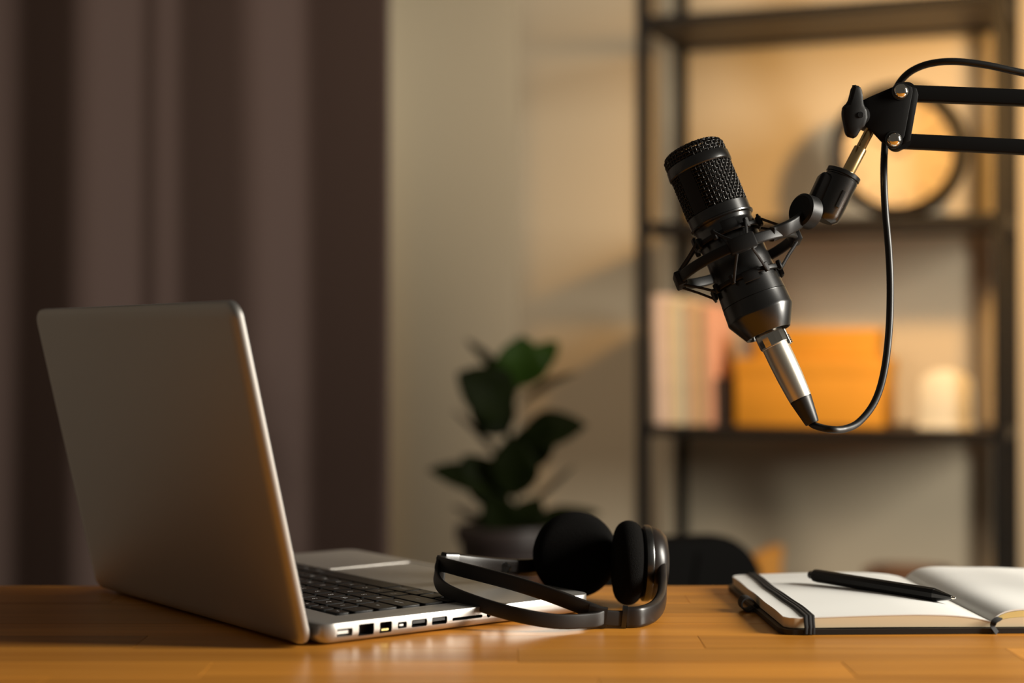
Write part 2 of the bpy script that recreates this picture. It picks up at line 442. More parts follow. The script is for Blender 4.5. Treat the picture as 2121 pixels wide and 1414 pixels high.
legs_.build('key_legends', M['legend'], tray, kind='stuff', smooth=False)
MB().box((TX0+0.0004, TY1+0.0004, BT-0.00088), (TX1-0.0004, TY0-0.0004, BT-0.00045), 0.0001, seg=1).build('trackpad', M['alu'], lap)
# hinge and lid
MB().lathe([(0.0001, 0.02), (0.0040, 0.02), (0.0040, LW-0.02), (0.0001, LW-0.02)], 20, Matrix.Translation((0, 0.0032, BT-0.0055)) @ Matrix.Rotation(PI/2, 4, 'Y')).build('hinge', M['port'], lap)
TH = math.radians(13.2)
LH = 0.221
# lid frame: local x along the hinge, local y up the lid, local z towards its back
lid_m = Matrix.Translation((0, 0.0052, 0.0030)) @ Matrix.Rotation(PI/2 - TH, 4, 'X') @ Matrix.Translation((LW/2, LH/2, 0))
lid_m = Matrix.Translation((0, 0.0056, 0.0026)) @ Matrix(((1,0,0,0),(0,math.sin(TH),math.cos(TH),0),(0,math.cos(TH),-math.sin(TH),0),(0,0,0,1))) @ Matrix.Translation((LW/2, LH/2, 0))
lid = MB().slab(LW, LH, 0.011, [(0.0004, 0.0), (0.0, 0.0004), (0.0, 0.0026), (0.0006, 0.0040), (0.0020, 0.0052), (0.0045, 0.0060), (0.009, 0.0064)], 8, lid_m).build('lid', M['lid'], lap)
MB().slab(LW-0.002, LH-0.002, 0.010, [(0, -0.0008), (0, 0.0001)], 6, lid_m).build('gasket', M['rubber'], lid)
MB().slab(LW-0.006, LH-0.006, 0.008, [(0, -0.0012), (0, -0.0006)], 6, lid_m).build('screen', M['port'], lid)

# ------------------------------------------------------------------ headphones
hp = thing('headphones', 'black on-ear headphones with foam pads and split headband resting on laptop corner', 'headphones', (0.06, 1.19, 0))
upper = smooth_path([at(907,1166,1.190), at(960,1180,1.163), at(1060,1206,1.140), at(1150,1235,1.125), at(1225,1264,1.120), at(1252,1275,1.119)], 8)
lower = smooth_path([at(907,1166,1.190), at(904,1195,1.182), at(920,1219,1.160), at(975,1244,1.130), at(1060,1270,1.108), at(1150,1286,1.104), at(1225,1284,1.113), at(1252,1277,1.118)], 8)
hb = MB()
hb.sweep(upper, rrect(0.0028, 0.0105, 0.0012), (0, 0, 1), scales=[(1, 1)]*len(upper))
hb.sweep(lower, rrect(0.0028, 0.0100, 0.0012), [V((0.12, 0.05, 1))]*len(lower))
hb.sweep(smooth_path([at(916,1151,1.192), at(913,1175,1.189), at(910,1207,1.181)], 4), rrect(0.0030, 0.0072, 0.0012), (-0.5, -0.1, 0))
hb.build('headband', M['hp'], hp, world=True)
MB().sweep(smooth_path([at(1218,1272,1.119), at(1236,1276,1.118), at(1256,1279,1.118)], 4), rrect(0.0036, 0.0142, 0.0012), (0, 0, 1)).build('headband_end', M['hp'], hp, world=True)
MB().sweep([at(1250,1278,1.118), at(1272,1280,1.119), at(1298,1280,1.121)], rrect(0.0026, 0.0105, 0.001), (0, 0, 1)).build('slider', M['hp'], hp, world=True)
MB().sweep([at(1288,1277,1.121), at(1298,1278,1.121)], rrect(0.0060, 0.0155, 0.002), (0, 0, 1)).build('slider_sleeve', M['black'], hp, world=True)
yk_ = smooth_path([at(1296,1278,1.122), at(1325,1276,1.124), at(1352,1266,1.138), at(1368,1245,1.160), at(1372,1215,1.182), at(1371,1180,1.196)], 8)
MB().sweep(yk_, rrect(0.0062, 0.0142, 0.0026), (0, 0, 1), scales=[(1, 1)]*len(yk_)).build('yoke', M['hp_gloss'], hp, world=True)
def cushion(R, th, hole=0.35):
    p = []
    for k in range(13):
        a = -PI/2 + PI*k/12
        p.append((R - th/2 + th/2*math.cos(a), th/2*math.sin(a) + th/2))
    p += [(R*0.62, th*1.03), (R*hole, th*1.02), (0.0001, th*1.0)]
    return [(0.0001, 0.0)] + p
def cup(c, nrm, R, th, shell):
    """c = centre of the pad's back plane, nrm = way the pad faces"""
    z = V(nrm).normalized(); x = V((0, 0, 1)).cross(z).normalized(); y = z.cross(x)
    m = Matrix((x, y, z)).transposed().to_4x4(); m.translation = c
    pad = MB().lathe(cushion(R, th), 56, m).build('ear_pad', M['foam'], hp, world=True, ang=80)
    b = MB().lathe([(0.0001, -shell), (R*0.45, -shell), (R*0.66, -shell*0.93), (R*0.80, -shell*0.70), (R*0.86, -shell*0.45), (R*0.86, -0.0062)], 56, m)
    cp = b.build('ear_cup', M['hp_gloss'], hp, world=True, ang=50)
    MB().lathe([(0.0001, -0.0060), (R*0.88, -0.0060), (R*0.90, -0.005), (R*0.90, -0.001), (R*0.80, 0.0015)], 56, m).build('cup_rim', M['black'], hp, world=True)
    return m, cp
RB = 0.0307
cB = at(1328, 1166, 1.215); cB.z = RB + 0.0007
mB, cpB = cup(cB, (-0.995, -0.06, 0.03), RB, 0.0195, 0.0185)
MB().box((-0.0016, -0.010, -0.0192), (0.0016, 0.010, -0.0182), 0.0004, mB, 1).build('cup_trim', M['black'], cpB, world=True)
RA = 0.0322
cA = at(1187, 1160, 1.256); cA.z = RA + 0.0008
mA, cpA = cup(cA, (0.13, -0.985, 0.05), RA, 0.0190, 0.0165)
armA = smooth_path([at(935,1160,1.200), at(980,1165,1.212), at(1040,1171,1.232), at(1090,1172,1.250), at(1125,1168,1.266)], 6)
MB().sweep(armA, rrect(0.0052, 0.0108, 0.0018), (0, 0, 1)).build('slider', M['hp_gloss'], hp, world=True)
MB().sweep([at(918,1162,1.196), at(945,1163,1.203)], rrect(0.0072, 0.0132, 0.002), (0, 0, 1)).build('slider_sleeve', M['black'], hp, world=True)
MB().lathe([(0.0040, 0), (0.0040, 0.0015), (0.0030, 0.0028), (0.0001, 0.0032)], 20, Matrix.Translation(at(1047,1174,1.231)) @ Matrix.Rotation(PI/2, 4, 'X')).build('pivot', M['black'], hp, world=True)
MB().sweep(smooth_path([at(1070,1173,1.246), at(1095,1176,1.262), at(1125,1172,1.280), at(1160,1165,1.286)], 4), rrect(0.006, 0.012, 0.002), (0, 0, 1)).build('yoke', M['hp'], hp, world=True)

# ------------------------------------------------------------------ notebook and pen
nb = thing('notebook', 'open black covered notebook with blank cream pages and elastic band', 'notebook', (0.318, 1.197, 0))
X0, XS, X1, YN, YF = 0.1765, 0.3170, 0.4580, 1.0925, 1.3035
def leafprism(x0, x1, y0, y1, r, ztop, zbot, left_round, nx=44, ny=26):
    """block whose top follows ztop(x, y); outer corners rounded with radius r"""
    b = MB(); vs = []; fs = []
    for i in range(nx + 1):
        x = x0 + (x1 - x0) * i/nx
        dx = (x - x0) if left_round else (x1 - x)
        ins = r - math.sqrt(max(0, r*r - (r - dx)**2)) if dx < r else 0
        for j in range(ny + 1):
            y = y0 + ins + (y1 - y0 - 2*ins) * j/ny
            vs.append((x, y, ztop(x, y)))
            vs.append((x, y, zbot(x, y)))
    idx = lambda i, j, k: (i*(ny+1) + j)*2 + k
    for i in range(nx):
        for j in range(ny):
            fs.append((idx(i,j,0), idx(i+1,j,0), idx(i+1,j+1,0), idx(i,j+1,0)))
            fs.append((idx(i,j,1), idx(i,j+1,1), idx(i+1,j+1,1), idx(i+1,j,1)))
        fs.append((idx(i,0,0), idx(i,0,1), idx(i+1,0,1), idx(i+1,0,0)))
        fs.append((idx(i,ny,0), idx(i+1,ny,0), idx(i+1,ny,1), idx(i,ny,1)))
    for j in range(ny):
        fs.append((idx(0,j,0), idx(0,j+1,0), idx(0,j+1,1), idx(0,j,1)))
        fs.append((idx(nx,j,0), idx(nx,j,1), idx(nx,j+1,1), idx(nx,j+1,0)))
    return b.add(vs, fs)
def zl(x, y):
    t = (XS - x)/(XS - X0)
    w_ = 0.00028*math.sin(y*95 + 1) * max(0, t - 0.55)*2
    return 0.0076 + 0.0054*(1 - math.exp(-t*9)) - 0.0036*max(0, t-0.35)**1.2 + w_
def zr(x, y):
    t = (x - XS)/(X1 - XS)
    return 0.0076 + 0.0085*(1 - math.exp(-t*20)) - 0.0028*max(0, t-0.5) + 0.0006*math.sin(t*7 + 0.5)*(y - 1.09)/0.2 + 0.0002*math.sin(t*16)
def zbl(x, y):
    t = (XS - x)/(XS - X0); return 0.0040 + 0.0004*math.sin(t*3)
leafprism(X0+0.0035, XS, YN+0.0030, YF-0.003, 0.007, lambda x, y: zl(x, y)-0.0007, zbl, True).build('page_block', M['edges'], nb, world=True, ang=50)
leafprism(X0+0.0033, XS, YN+0.0028, YF-0.003, 0.007, zl, lambda x, y: zl(x, y)-0.0007, True).build('page', M['paper'], nb, world=True, ang=50)
def zbr(x, y):
    t = (x - XS)/(X1 - XS); return 0.0040
def zr_low(x, y): return zbr(x, y) + (zr(x, y) - 0.0018 - zbr(x, y)) * 0.62
leafprism(XS, X1-0.0035, YN+0.0030, YF-0.003, 0.007, zr_low, zbr, False).build('page_block', M['edges'], nb, world=True, ang=50)
leafprism(XS+0.0004, X1-0.0035, YN+0.0034, YF-0.003, 0.007, lambda x, y: zr(x, y)-0.0013, lambda x, y: zr_low(x, y)+0.0002, False).build('page_block', M['endpaper'], nb, world=True, label='yellowish pages', ang=50)
leafprism(XS, X1-0.0038, YN+0.0034, YF-0.003, 0.007, lambda x, y: zr(x, y), lambda x, y: zr(x, y)-0.0010, False).build('page', M['paper'], nb, world=True, ang=50)
leafprism(X0, XS+0.0005, YN, YF, 0.009, lambda x, y: 0.0036, lambda x, y: 0.0002, True).build('cover', M['cover'], nb, world=True)
leafprism(XS+0.0006, X1, YN, YF, 0.009, lambda x, y: 0.0036, lambda x, y: 0.0002, False).build('cover', M['cover'], nb, world=True)
# elastic band over the left page, with three raised cords
xe = 0.1958
ys = [YN - 0.0008, YN - 0.0010, YN + 0.0010, YN + 0.0035] + [YN + 0.006 + (YF - YN - 0.012)*k/22 for k in range(23)] + [YF - 0.0035, YF - 0.001, YF + 0.0010, YF + 0.0008]
pe = [V((xe - 0.0008, ys[0], 0.0007)), V((xe - 0.0006, ys[1], 0.0050)), V((xe - 0.0005, ys[2], 0.0088))]
for y in ys[3:-3]: pe.append(V((xe + 0.0006*math.sin(y*40), y, zl(xe, y) + 0.0009)))
pe += [V((xe, ys[-3], 0.0088)), V((xe, ys[-2], 0.0050)), V((xe, ys[-1], 0.0007))]
sect = [(-0.0036, -0.0004), (0.0036, -0.0004), (0.0036, 0.0003), (0.0026, 0.0006), (0.0016, 0.0002), (0.0010, 0.0006), (-0.0002, 0.0006), (-0.0008, 0.0002), (-0.0018, 0.0006), (-0.0030, 0.0006), (-0.0036, 0.0002)]
ups = [V((0, -1, 0.05))]*2 + [V((0, -1, 1))] + [V((0, 0, 1))]*(len(pe)-6) + [V((0, 1, 1))] + [V((0, 1, 0.05))]*2
MB().sweep(pe, sect, ups).build('elastic_band', M['elastic'], nb, world=True)
# pen loop on the left edge
pl = MB(); lp = []
for k in range(15):
    a = -PI*0.78 + 1.56*PI*k/14 + PI
    lp.append(V((X0 - 0.0046 + 0.0046*math.cos(a), 0, 0.0056 + 0.0046*math.sin(a))))
lp = [V((X0 + 0.004, 0, 0.0032))] + lp + [V((X0 + 0.004, 0, 0.0040))]
pl.sweep([p + V((0, 1.192, 0)) for p in lp], [(-0.007, -0.0005), (0.007, -0.0005), (0.007, 0.0005), (-0.007, 0.0005)])
pl.build('pen_loop', M['elastic'], nb, world=True)
# ribbon at the spine
rb = smooth_path([V((XS+0.0078, YN+0.012, 0.0098)), V((XS+0.0050, YN+0.0015, 0.0100)), V((XS+0.0010, YN-0.0010, 0.0085)), V((XS-0.0004, YN-0.0014, 0.0055)), V((XS+0.0010, YN-0.0012, 0.0028)), V((XS+0.0026, YN-0.0012, 0.0006))], 5)
MB().sweep(rb, [(-0.0019, -0.0002), (0.0019, -0.0002), (0.0019, 0.0002), (-0.0019, 0.0002)], [V((0, -0.7, 0.8))]*len(rb)).build('ribbon', M['elastic'], nb, world=True)

pv = Matrix.Translation((X0, YN, 0))
nb.matrix_world = pv @ Matrix.Rotation(math.radians(2.4), 4, 'Z') @ pv.inverted() @ MW[nb]

pt, ptail = at(1979, 1241, 1.152), at(1676, 1194, 1.245)
pt.z = 0.0152; ptail.z = 0.0188
pl_len = (pt - ptail).length
pen = thing('pen', 'slim matt black ballpoint pen lying across the open notebook page', 'pen', ptail)
pm = frame(ptail, pt - ptail, (0, 0.4, -1))
ang6 = [(0.0048*math.cos(a*PI/3), 0.0048*math.sin(a*PI/3)) for a in range(6)]
bl = pl_len - 0.0165
MB().lathe([(0.0001, 0.0035), (0.0030, 0.0035), (0.0046, 0.0048), (0.0049, 0.0075), (0.0049, bl-0.001), (0.0047, bl)], 10, pm).build('barrel', M['black_matt'], pen, world=True, ang=20)
MB().lathe([(0.0001, 0), (0.0026, 0.0002), (0.0030, 0.0012), (0.0030, 0.0040)], 20, pm).build('push_button', M['black'], pen, world=True)
MB().lathe([(0.0046, bl), (0.0044, bl+0.0015), (0.0017, bl+0.0125), (0.0016, bl+0.0135), (0.0001, bl+0.0135)], 10, pm).build('cone', M['black'], pen, world=True, ang=20)
MB().lathe([(0.0011, bl+0.0133), (0.0009, bl+0.0148), (0.0005, pl_len), (0.0001, pl_len+0.0002)], 12, pm).build('tip', M['chrome'], pen, world=True, label='metal writing tip')

# ------------------------------------------------------------------ microphone
AX = V((-0.352, 0.190, 0.917)).normalized()
MC = at(1527, 535, 1.16)
mm = frame(MC, AX, (0.135, 1, 0.05))
mic = thing('microphone', 'black studio condenser microphone with woven wire grille held in the shock mount', 'microphone', MC, mm.to_3x3())
def ring(a, r): return (r*math.sin(a), -r*math.cos(a))          # angle from the side that faces the camera, + to the right
MB().lathe([(0.0142, -0.0500), (0.0142, -0.0560), (0.0150, -0.0572), (0.0160, -0.0572), (0.0236, -0.0436), (0.0238, -0.0424), (0.0236, -0.0414),
            (0.0232, -0.0322)], 72, cap=False).build('end_cap', M['black'], mic)
MB().lathe([(0.0001, -0.0500), (0.0146, -0.0500)], 40, cap=False).build('socket_plate', M['port'], mic)
MB().lathe([(0.0226, -0.0324), (0.0226, -0.0316), (0.0231, -0.0313), (0.0222, -0.0180), (0.0214, -0.0040), (0.0212, 0.0225), (0.0208, 0.0232), (0.0208, 0.0250), (0.0218, 0.0275)], 72, cap=False).build('body', M['black'], mic)
MB().lathe([(0.0205, 0.0268), (0.0220, 0.0268), (0.0230, 0.0276), (0.0232, 0.0286), (0.0222, 0.0292), (0.0223, 0.0362), (0.0218, 0.0368), (0.0200, 0.0368)], 72, cap=False).build('lower_ring', M['black'], mic)
MB().lathe([(0.0200, 0.0672), (0.0224, 0.0672), (0.0232, 0.0680), (0.0233, 0.0690), (0.0230, 0.0744), (0.0225, 0.0750), (0.0200, 0.0750)], 72, cap=False).build('upper_ring', M['black'], mic)
for ac in (math.radians(-30), math.radians(150)):
    MB().lathe([(0.0206, 0.0366), (0.0224, 0.0366), (0.0225, 0.0674), (0.0206, 0.0674), (0.0206, 0.0366)], 10, None, ac - PI/2 - 0.25, ac - PI/2 + 0.25, cap=False).build('grille_bar', M['black_matt'], mic)
MB().lathe([(0.0198, 0.036), (0.0198, 0.078), (0.0160, 0.0822), (0.0001, 0.0826)], 48).build('grille_liner', M['liner'], mic)
NW = 52; R0 = 0.0216; AMP = 0.00042; WR = 0.00046
g = MB(); z0, z1 = 0.0368, 0.0672; nr = 12; pz = (z1 - z0)/nr
for i in range(NW):
    a = 2*PI*i/NW; p = []
    for k in range(nr*3 + 1):
        zz = z0 + pz*k/3; r = R0 + AMP*math.cos(PI*(k/3 - 0.5) + PI*i)
        x, y = ring(a, r); p.append((x, y, zz))
    g.tube(p, WR, 5)
for j in range(nr):
    p = []
    for k in range(NW*3):
        a = 2*PI*k/(NW*3); r = R0 - AMP*math.cos(PI*k/3 + PI*j)
        x, y = ring(a, r); p.append((x, y, z0 + pz*(j + 0.5)))
    g.tube(p, WR, 5, closed=True)
go = g.build('grille', M['wire'], mic, kind='stuff', ang=80)
g = MB()
def capprof(s):                          # arc length -> (r, z) over the domed top
    if s < 0.0050: return (0.0219, 0.0750 + s)
    s -= 0.0050; rr = 0.0050
    if s < rr*PI/2:
        t = s/rr; return (0.0169 + rr*math.cos(t), 0.0800 + rr*math.sin(t))
    s -= rr*PI/2; return (max(0.0169 - s, 0.003), 0.0850)
ds = 0.0025; ns = 8
for i in range(NW):
    a = 2*PI*i/NW; p = []
    for k in range(ns*3 + 1):
        r, z = capprof(ds*k/3); o_ = AMP*math.cos(PI*(k/3 - 0.5) + PI*i)
        x, y = ring(a, r + o_*0.7); p.append((x, y, z + o_*0.5))
    g.tube(p, WR, 5)
for j in range(ns):
    r, z = capprof(ds*(j + 0.5)); p = []
    for k in range(NW*3):
        o_ = -AMP*math.cos(PI*k/3 + PI*j)
        x, y = ring(2*PI*k/(NW*3), r + o_*0.7); p.append((x, y, z + o_*0.5))
    g.tube(p, WR, 5, closed=True)
g.build('grille_cap', M['wire'], mic, kind='stuff', ang=80)

# ------------------------------------------------------------------ shock mount
sm = thing('shock_mount', 'black plastic spider shock mount with elastic cords gripping the microphone', 'shock mount', MC, mm.to_3x3())
RO = 0.0425
pts = [(*ring(2*PI*k/72, RO), 0.0) for k in range(72)]
MB().sweep(pts, rrect(0.0034, 0.0074, 0.0012), (0, 0, 1), closed=True).build('outer_ring', M['black_matt'], sm)
hooks = []
for zz, nm in ((0.0165, 'inner_ring'), (-0.0170, 'inner_ring')):
    rr = 0.0224 if zz > 0 else 0.0232
    MB().sweep([(*ring(2*PI*k/64, rr + 0.0010), zz) for k in range(64)], rrect(0.0020, 0.0034, 0.0007), (0, 0, 1), closed=True).build(nm, M['black_matt'], sm)
    for k in range(4):
        a = math.radians(9 + 90*k)
        # broad clip pads that hold the body
        MB().sweep([(*ring(a + t, rr + 0.0018), zz + (0.003 if zz > 0 else -0.002)) for t in (-0.22, -0.11, 0, 0.11, 0.22)], rrect(0.0020, 0.0080, 0.0006), (0, 0, 1)).build('clip', M['black_matt'], sm)
        for d in (-28, 28):
            ah = a + math.radians(d); sgn = 1 if zz > 0 else -1
            x, y = ring(ah, rr + 0.0030)
            hm = Matrix.Translation((x, y, zz)) @ Matrix.Rotation(ah, 4, 'Z')
            MB().box((-0.0016, -0.0016, -0.0034), (0.0016, 0.0016, 0.0040 if sgn > 0 else 0.0034), 0.0006, hm, 1).build('hook', M['black_matt'], sm)
            hooks.append((k, sgn, V((x, y, zz + sgn*0.0016))))
for k in range(4):
    a = math.radians(9 + 90*k)
    bm2 = Matrix.Rotation(a, 4, 'Z')
    MB().box((-0.0095, -RO-0.0036, -0.0052), (0.0095, -RO+0.0036, 0.0052), 0.0010, bm2, 2).build('cord_block', M['black_matt'], sm)
    for kk, sgn, hpnt in hooks:
        if kk != k: continue
        side = 1 if (bm2.inverted() @ hpnt).x > 0 else -1
        a0 = bm2 @ V((side*0.0055, -RO + 0.0005, sgn*0.0050))
        MB().tube([a0, a0.lerp(hpnt, 0.5), hpnt + V((0, 0, sgn*0.001))], 0.00095, 8).build('elastic_cord', M['elastic'], sm)
# arm from the ring to the swivel, swivel discs, threaded socket
def tow(p): return mm.inverted() @ p
x_, y_ = ring(math.radians(40), RO); pr = mm @ V((x_, y_, 0))
armp = smooth_path([pr, at(1604,483,1.128), at(1632,472,1.130), at(1655,458,1.138), at(1676,440,1.146), at(1690,425,1.150)], 6)
MB().sweep(armp, rrect(0.0044, 0.0098, 0.0014), [V((0, -0.2, 1))]*len(armp), scales=[(1, 1 + 0.5*max(0, k/len(armp)-0.5)) for k in range(len(armp))]).build('arm', M['black_matt'], sm, world=True)
sw = at(1669, 438, 1.144)
swm = frame(sw, (-0.80, -0.56, 0.20), (0, 0, -1))
MB().lathe([(0.0001, -0.006), (0.0100, -0.006), (0.0118, -0.0045), (0.0118, 0.0045), (0.0100, 0.006), (0.0001, 0.006)], 40, swm).build('swivel', M['black_matt'], sm, world=True)
SA = V((0.430, 0.05, 0.90)).normalized()
so = at(1707, 447, 1.155); skm = frame(so, SA)
MB().lathe([(0.0001, -0.0035), (0.0075, -0.0035), (0.0105, -0.001), (0.0112, 0.002), (0.0118, 0.0285), (0.0112, 0.0292), (0.0112, 0.0300), (0.0122, 0.0304), (0.0122, 0.0330), (0.0100, 0.0340), (0.0060, 0.0340), (0.0060, 0.030)], 48, skm).build('socket', M['black'], sm, world=True)
MB().box((-0.0150, -0.0090, 0.0010), (-0.0015, 0.0090, 0.0270), 0.0030, skm, 3).build('socket_cheek', M['black_matt'], sm, world=True)
MB().sweep([so + SA*0.006 + V((0.0042, -0.0106, 0)) + V((0.0,0,0)), so + SA*0.018 + V((0.0044, -0.0110, 0))], rrect(0.0030, 0.0016, 0.0005), (0, -1, 0)).build('socket_slot', M['port'], sm, world=True)

# ------------------------------------------------------------------ boom arm
ba = thing('boom_arm', 'black spring boom arm reaching in from the right with chrome bolts and brass stem', 'microphone arm', (0.72, 1.06, 0.0))
s0 = so + SA*0.0345; 
stem_dir = (at(1806, 262, 1.158) - at(1752, 366, 1.157)).normalized()
s0 = at(1751, 368, 1.157); stm = frame(s0, stem_dir)
MB().lathe([(0.0001, -0.004), (0.0046, -0.004), (0.0046, 0.0225), (0.0044, 0.0232), (0.0034, 0.0234), (0.0034, 0.0440), (0.0001, 0.0440)], 32, stm).build('stem', M['brass'], ba, world=True, label='polished brass stem')
MB().lathe([(0.0046, -0.0012), (0.0072, -0.0012), (0.0072, 0.0006), (0.0046, 0.0008)], 32, stm, cap=False).build('washer', M['chrome'], ba, world=True)
def plate(poly, d0, d1, bev=0.0006):
    """flat plate outlined at depth d0, d1 - d0 thick, square to the camera's axis"""
    b = MB(); q = [at(x, y, d0) for x, y in poly]
    m = Matrix(((1,0,0,0),(0,0,1,0),(0,1,0,0),(0,0,0,1)))      # local x, y, z -> world x, z, y
    return b.prism([(p.x, p.z) for p in q], d0, d1, bev, m)
poly = [(1786,208),(1800,201),(1858,176),(1876,173),(1890,180),(1891,190),(1874,281),(1866,296),(1852,301),(1838,299),(1826,293),(1801,266),(1787,258)]
plate(poly, 1.1505, 1.1525).build('bracket_plate', M['arm_black'], ba, world=True)
plate(poly, 1.1745, 1.1765).build('bracket_plate', M['arm_black'], ba, world=True)
plate([(1884,178),(1899,182),(1903,196),(1886,292),(1868,300),(1871,284)], 1.1530, 1.1740).build('bracket_web', M['arm_black'], ba, world=True)
plate([(1788,214),(1812,205),(1822,230),(1818,262),(1800,264),(1788,255)], 1.1530, 1.1740, 0.001).build('clamp_block', M['arm_black'], ba, world=True)
wing = [(1767,175),(1775,174),(1786,179),(1789,196),(1791,218),(1797,226),(1799,243),(1793,262),(1783,268),(1776,285),(1764,284),(1754,279),(1750,258),(1746,240),(1746,224),(1750,217),(1757,213),(1762,196)]
plate(wing, 1.1440, 1.1520, 0.0024).build('wing_knob', M['black_matt'], ba, world=True)
MB().lathe([(0.0001, -0.0015), (0.0020, -0.0015), (0.0026, 0.0), (0.0070, 0.001), (0.0070, 0.010)], 24, Matrix.Translation(at(1782, 238, 1.145)) @ Matrix.Rotation(-PI/2, 4, 'X')).build('knob_hub', M['black'], ba, world=True)
for bx, by in ((1866, 189), (1852, 289)):
    bm3 = Matrix.Translation(at(bx, by, 1.1500)) @ Matrix.Rotation(PI/2, 4, 'X')
    bolt = MB().lathe([(0.0052, -0.0010), (0.0052, 0.0004), (0.0048, 0.0016), (0.0040, 0.0027), (0.0028, 0.0035), (0.0014, 0.0039), (0.0013, 0.0030), (0.0001, 0.0030)], 32, bm3).build('bolt', M['chrome'], ba, world=True)
    MB().lathe([(0.0056, -0.0012), (0.0062, -0.0012), (0.0062, -0.0002), (0.0050, -0.0001)], 32, bm3, cap=False).build('washer', M['black'], ba, world=True)
# two parallel square tubes
e1a, e1b = at(1872, 193, 1.1635), at(2121, 203, 1.160)
e2a, e2b = at(1862, 292, 1.1635), at(2121, 305, 1.160)
def ext(a, b, x): return a + (b - a)*((x - a.x)/(b.x - a.x))
XE = 0.72
f1, f2 = ext(e1a, e1b, XE), ext(e2a, e2b, XE)
MB().sweep([e1a, f1], rrect(0.0110, 0.0108, 0.0010), (0, 0, 1)).build('tube', M['arm_black'], ba, world=True)
MB().sweep([e2a, f2], rrect(0.0110, 0.0100, 0.0010), (0, 0, 1)).build('tube', M['arm_black'], ba, world=True)
for a, r in ((e1a, 0.0066), (e2a, 0.0066)):
    MB().lathe([(0.0001, -0.0095), (r, -0.0095), (r, 0.0095), (0.0001, 0.0095)], 24, Matrix.Translation(a) @ Matrix.Rotation(PI/2, 4, 'X')).build('tube_end', M['arm_black'], ba, world=True)
# elbow and lower arm down to the clamp, beyond the right edge of the picture
el = (f1 + f2)/2
for yy in (-0.013, 0.011):
    MB().prism([(el.x-0.02, el.z-0.030), (el.x+0.035, el.z-0.030), (el.x+0.035, el.z+0.034), (el.x-0.02, el.z+0.034)], el.y+yy, el.y+yy+0.002, 0.0006, Matrix(((1,0,0,0),(0,0,1,0),(0,1,0,0),(0,0,0,1)))).build('elbow_plate', M['arm_black'], ba, world=True)
for dx in (0.004, 0.028):
    MB().sweep([V((el.x+dx, el.y, el.z-0.01)), V((0.70+dx, 1.10, 0.055))], rrect(0.010, 0.010, 0.001), (0, 1, 0)).build('tube', M['arm_black'], ba, world=True)
MB().box((0.690, 1.08, 0.020), (0.745, 1.12, 0.065), 0.003).build('swivel_base', M['arm_black'], ba, world=True)
MB().lathe([(0.020, 0.0), (0.020, 0.020), (0.012, 0.022)], 32, Matrix.Translation((0.717, 1.10, 0.0))).build('clamp_foot', M['arm_black'], ba, world=True)

# ------------------------------------------------------------------ microphone cable with its plug
CD = V((0.405, -0.170, -0.899)).normalized()
c0 = mm @ V((0, 0, -0.0485))
cab = thing('microphone_cable', 'black cable looping from a silver plug under the microphone up to the boom arm', 'cable', c0)
cm = frame(c0, CD, (-0.13, -1, 0.0))
plug = MB().lathe([(0.0095, 0.004), (0.0095, 0.0125), (0.0097, 0.0180), (0.0097, 0.0184), (0.0093, 0.0187), (0.0093, 0.0300), (0.0090, 0.0420), (0.0082, 0.0545), (0.0078, 0.0585), (0.0068, 0.0590)], 56, cm).build('plug', M['nickel'], cab, world=True)
MB().lathe([(0.0092, 0.0070), (0.0102, 0.0070), (0.0103, 0.0076), (0.0103, 0.0170), (0.0101, 0.0178), (0.0092, 0.0178)], 14, cm, cap=False).build('plug_collar', M['chrome'], plug, world=True, ang=15, label='faceted chrome collar')
lm_ = cm @ Matrix.Rotation(math.radians(0), 4, 'Z')
# find which local direction faces the picture's right, slightly to the camera
la = cm.inverted().to_3x3() @ V((0.93, -0.25, 0.20)); la_ang = math.atan2(la.y, la.x)
lm_ = cm @ Matrix.Rotation(la_ang, 4, 'Z')
lt = MB().box((0.0082, -0.0026, 0.0100), (0.0112, 0.0026, 0.0215), 0.0005, lm_, 1)
for k in range(5): lt.box((0.0110, -0.0024, 0.0150 + k*0.0013), (0.0120, 0.0024, 0.0156 + k*0.0013), 0, lm_)
lt.build('latch', M['chrome'], plug, world=True, smooth=False)
lm2 = cm @ Matrix.Rotation(la_ang - 0.55, 4, 'Z')
MB().lathe([(0.0011, 0.0086), (0.0011, 0.0094), (0.0001, 0.0094)], 12, lm2 @ Matrix.Translation((0, 0, 0.0285)) @ Matrix.Rotation(PI/2, 4, 'Y')).build('plug_screw', M['port'], plug, world=True)
MB().lathe([(0.0076, 0.0580), (0.0078, 0.0592), (0.0076, 0.0600), (0.0050, 0.0762), (0.0046, 0.0772), (0.0028, 0.0772)], 40, cm).build('strain_relief', M['rubber'], cab, world=True)
ce = cm @ V((0, 0, 0.0740)); ce2 = cm @ V((0, 0, 0.0782))
path = [ce, ce2, at(1718,889,1.117), at(1750,888,1.122), at(1780,873,1.128), at(1811,833,1.134), at(1830,775,1.138), at(1841,690,1.142), at(1844,600,1.146), at(1841,520,1.150), at(1834,440,1.156),
        at(1831,370,1.164), at(1832,315,1.180), at(1838,250,1.186), at(1850,200,1.184), at(1864,170,1.180), at(1888,147,1.176), at(1925,132,1.172), at(1975,127,1.168), at(2040,134,1.166), at(2121,151,1.166), at(2230,172,1.168), at(2400,186,1.168)]
e_ = ext(e1a, e1b, 0.66); path += [V((0.50, 1.166, e_.z + 0.020)), V((0.62, 1.164, e_.z + 0.012)), V((0.70, 1.168, e_.z + 0.045)), V((0.79, 1.172, 0.30)), V((0.80, 1.175, 0.16)), V((0.80, 1.21, 0.02)), V((0.80, 1.26, 0.0026))]
path = smooth_path(path, 8)
MB().tube(path, 0.0025, 12).build('cord', M['rubber'], cab, world=True, ang=80)

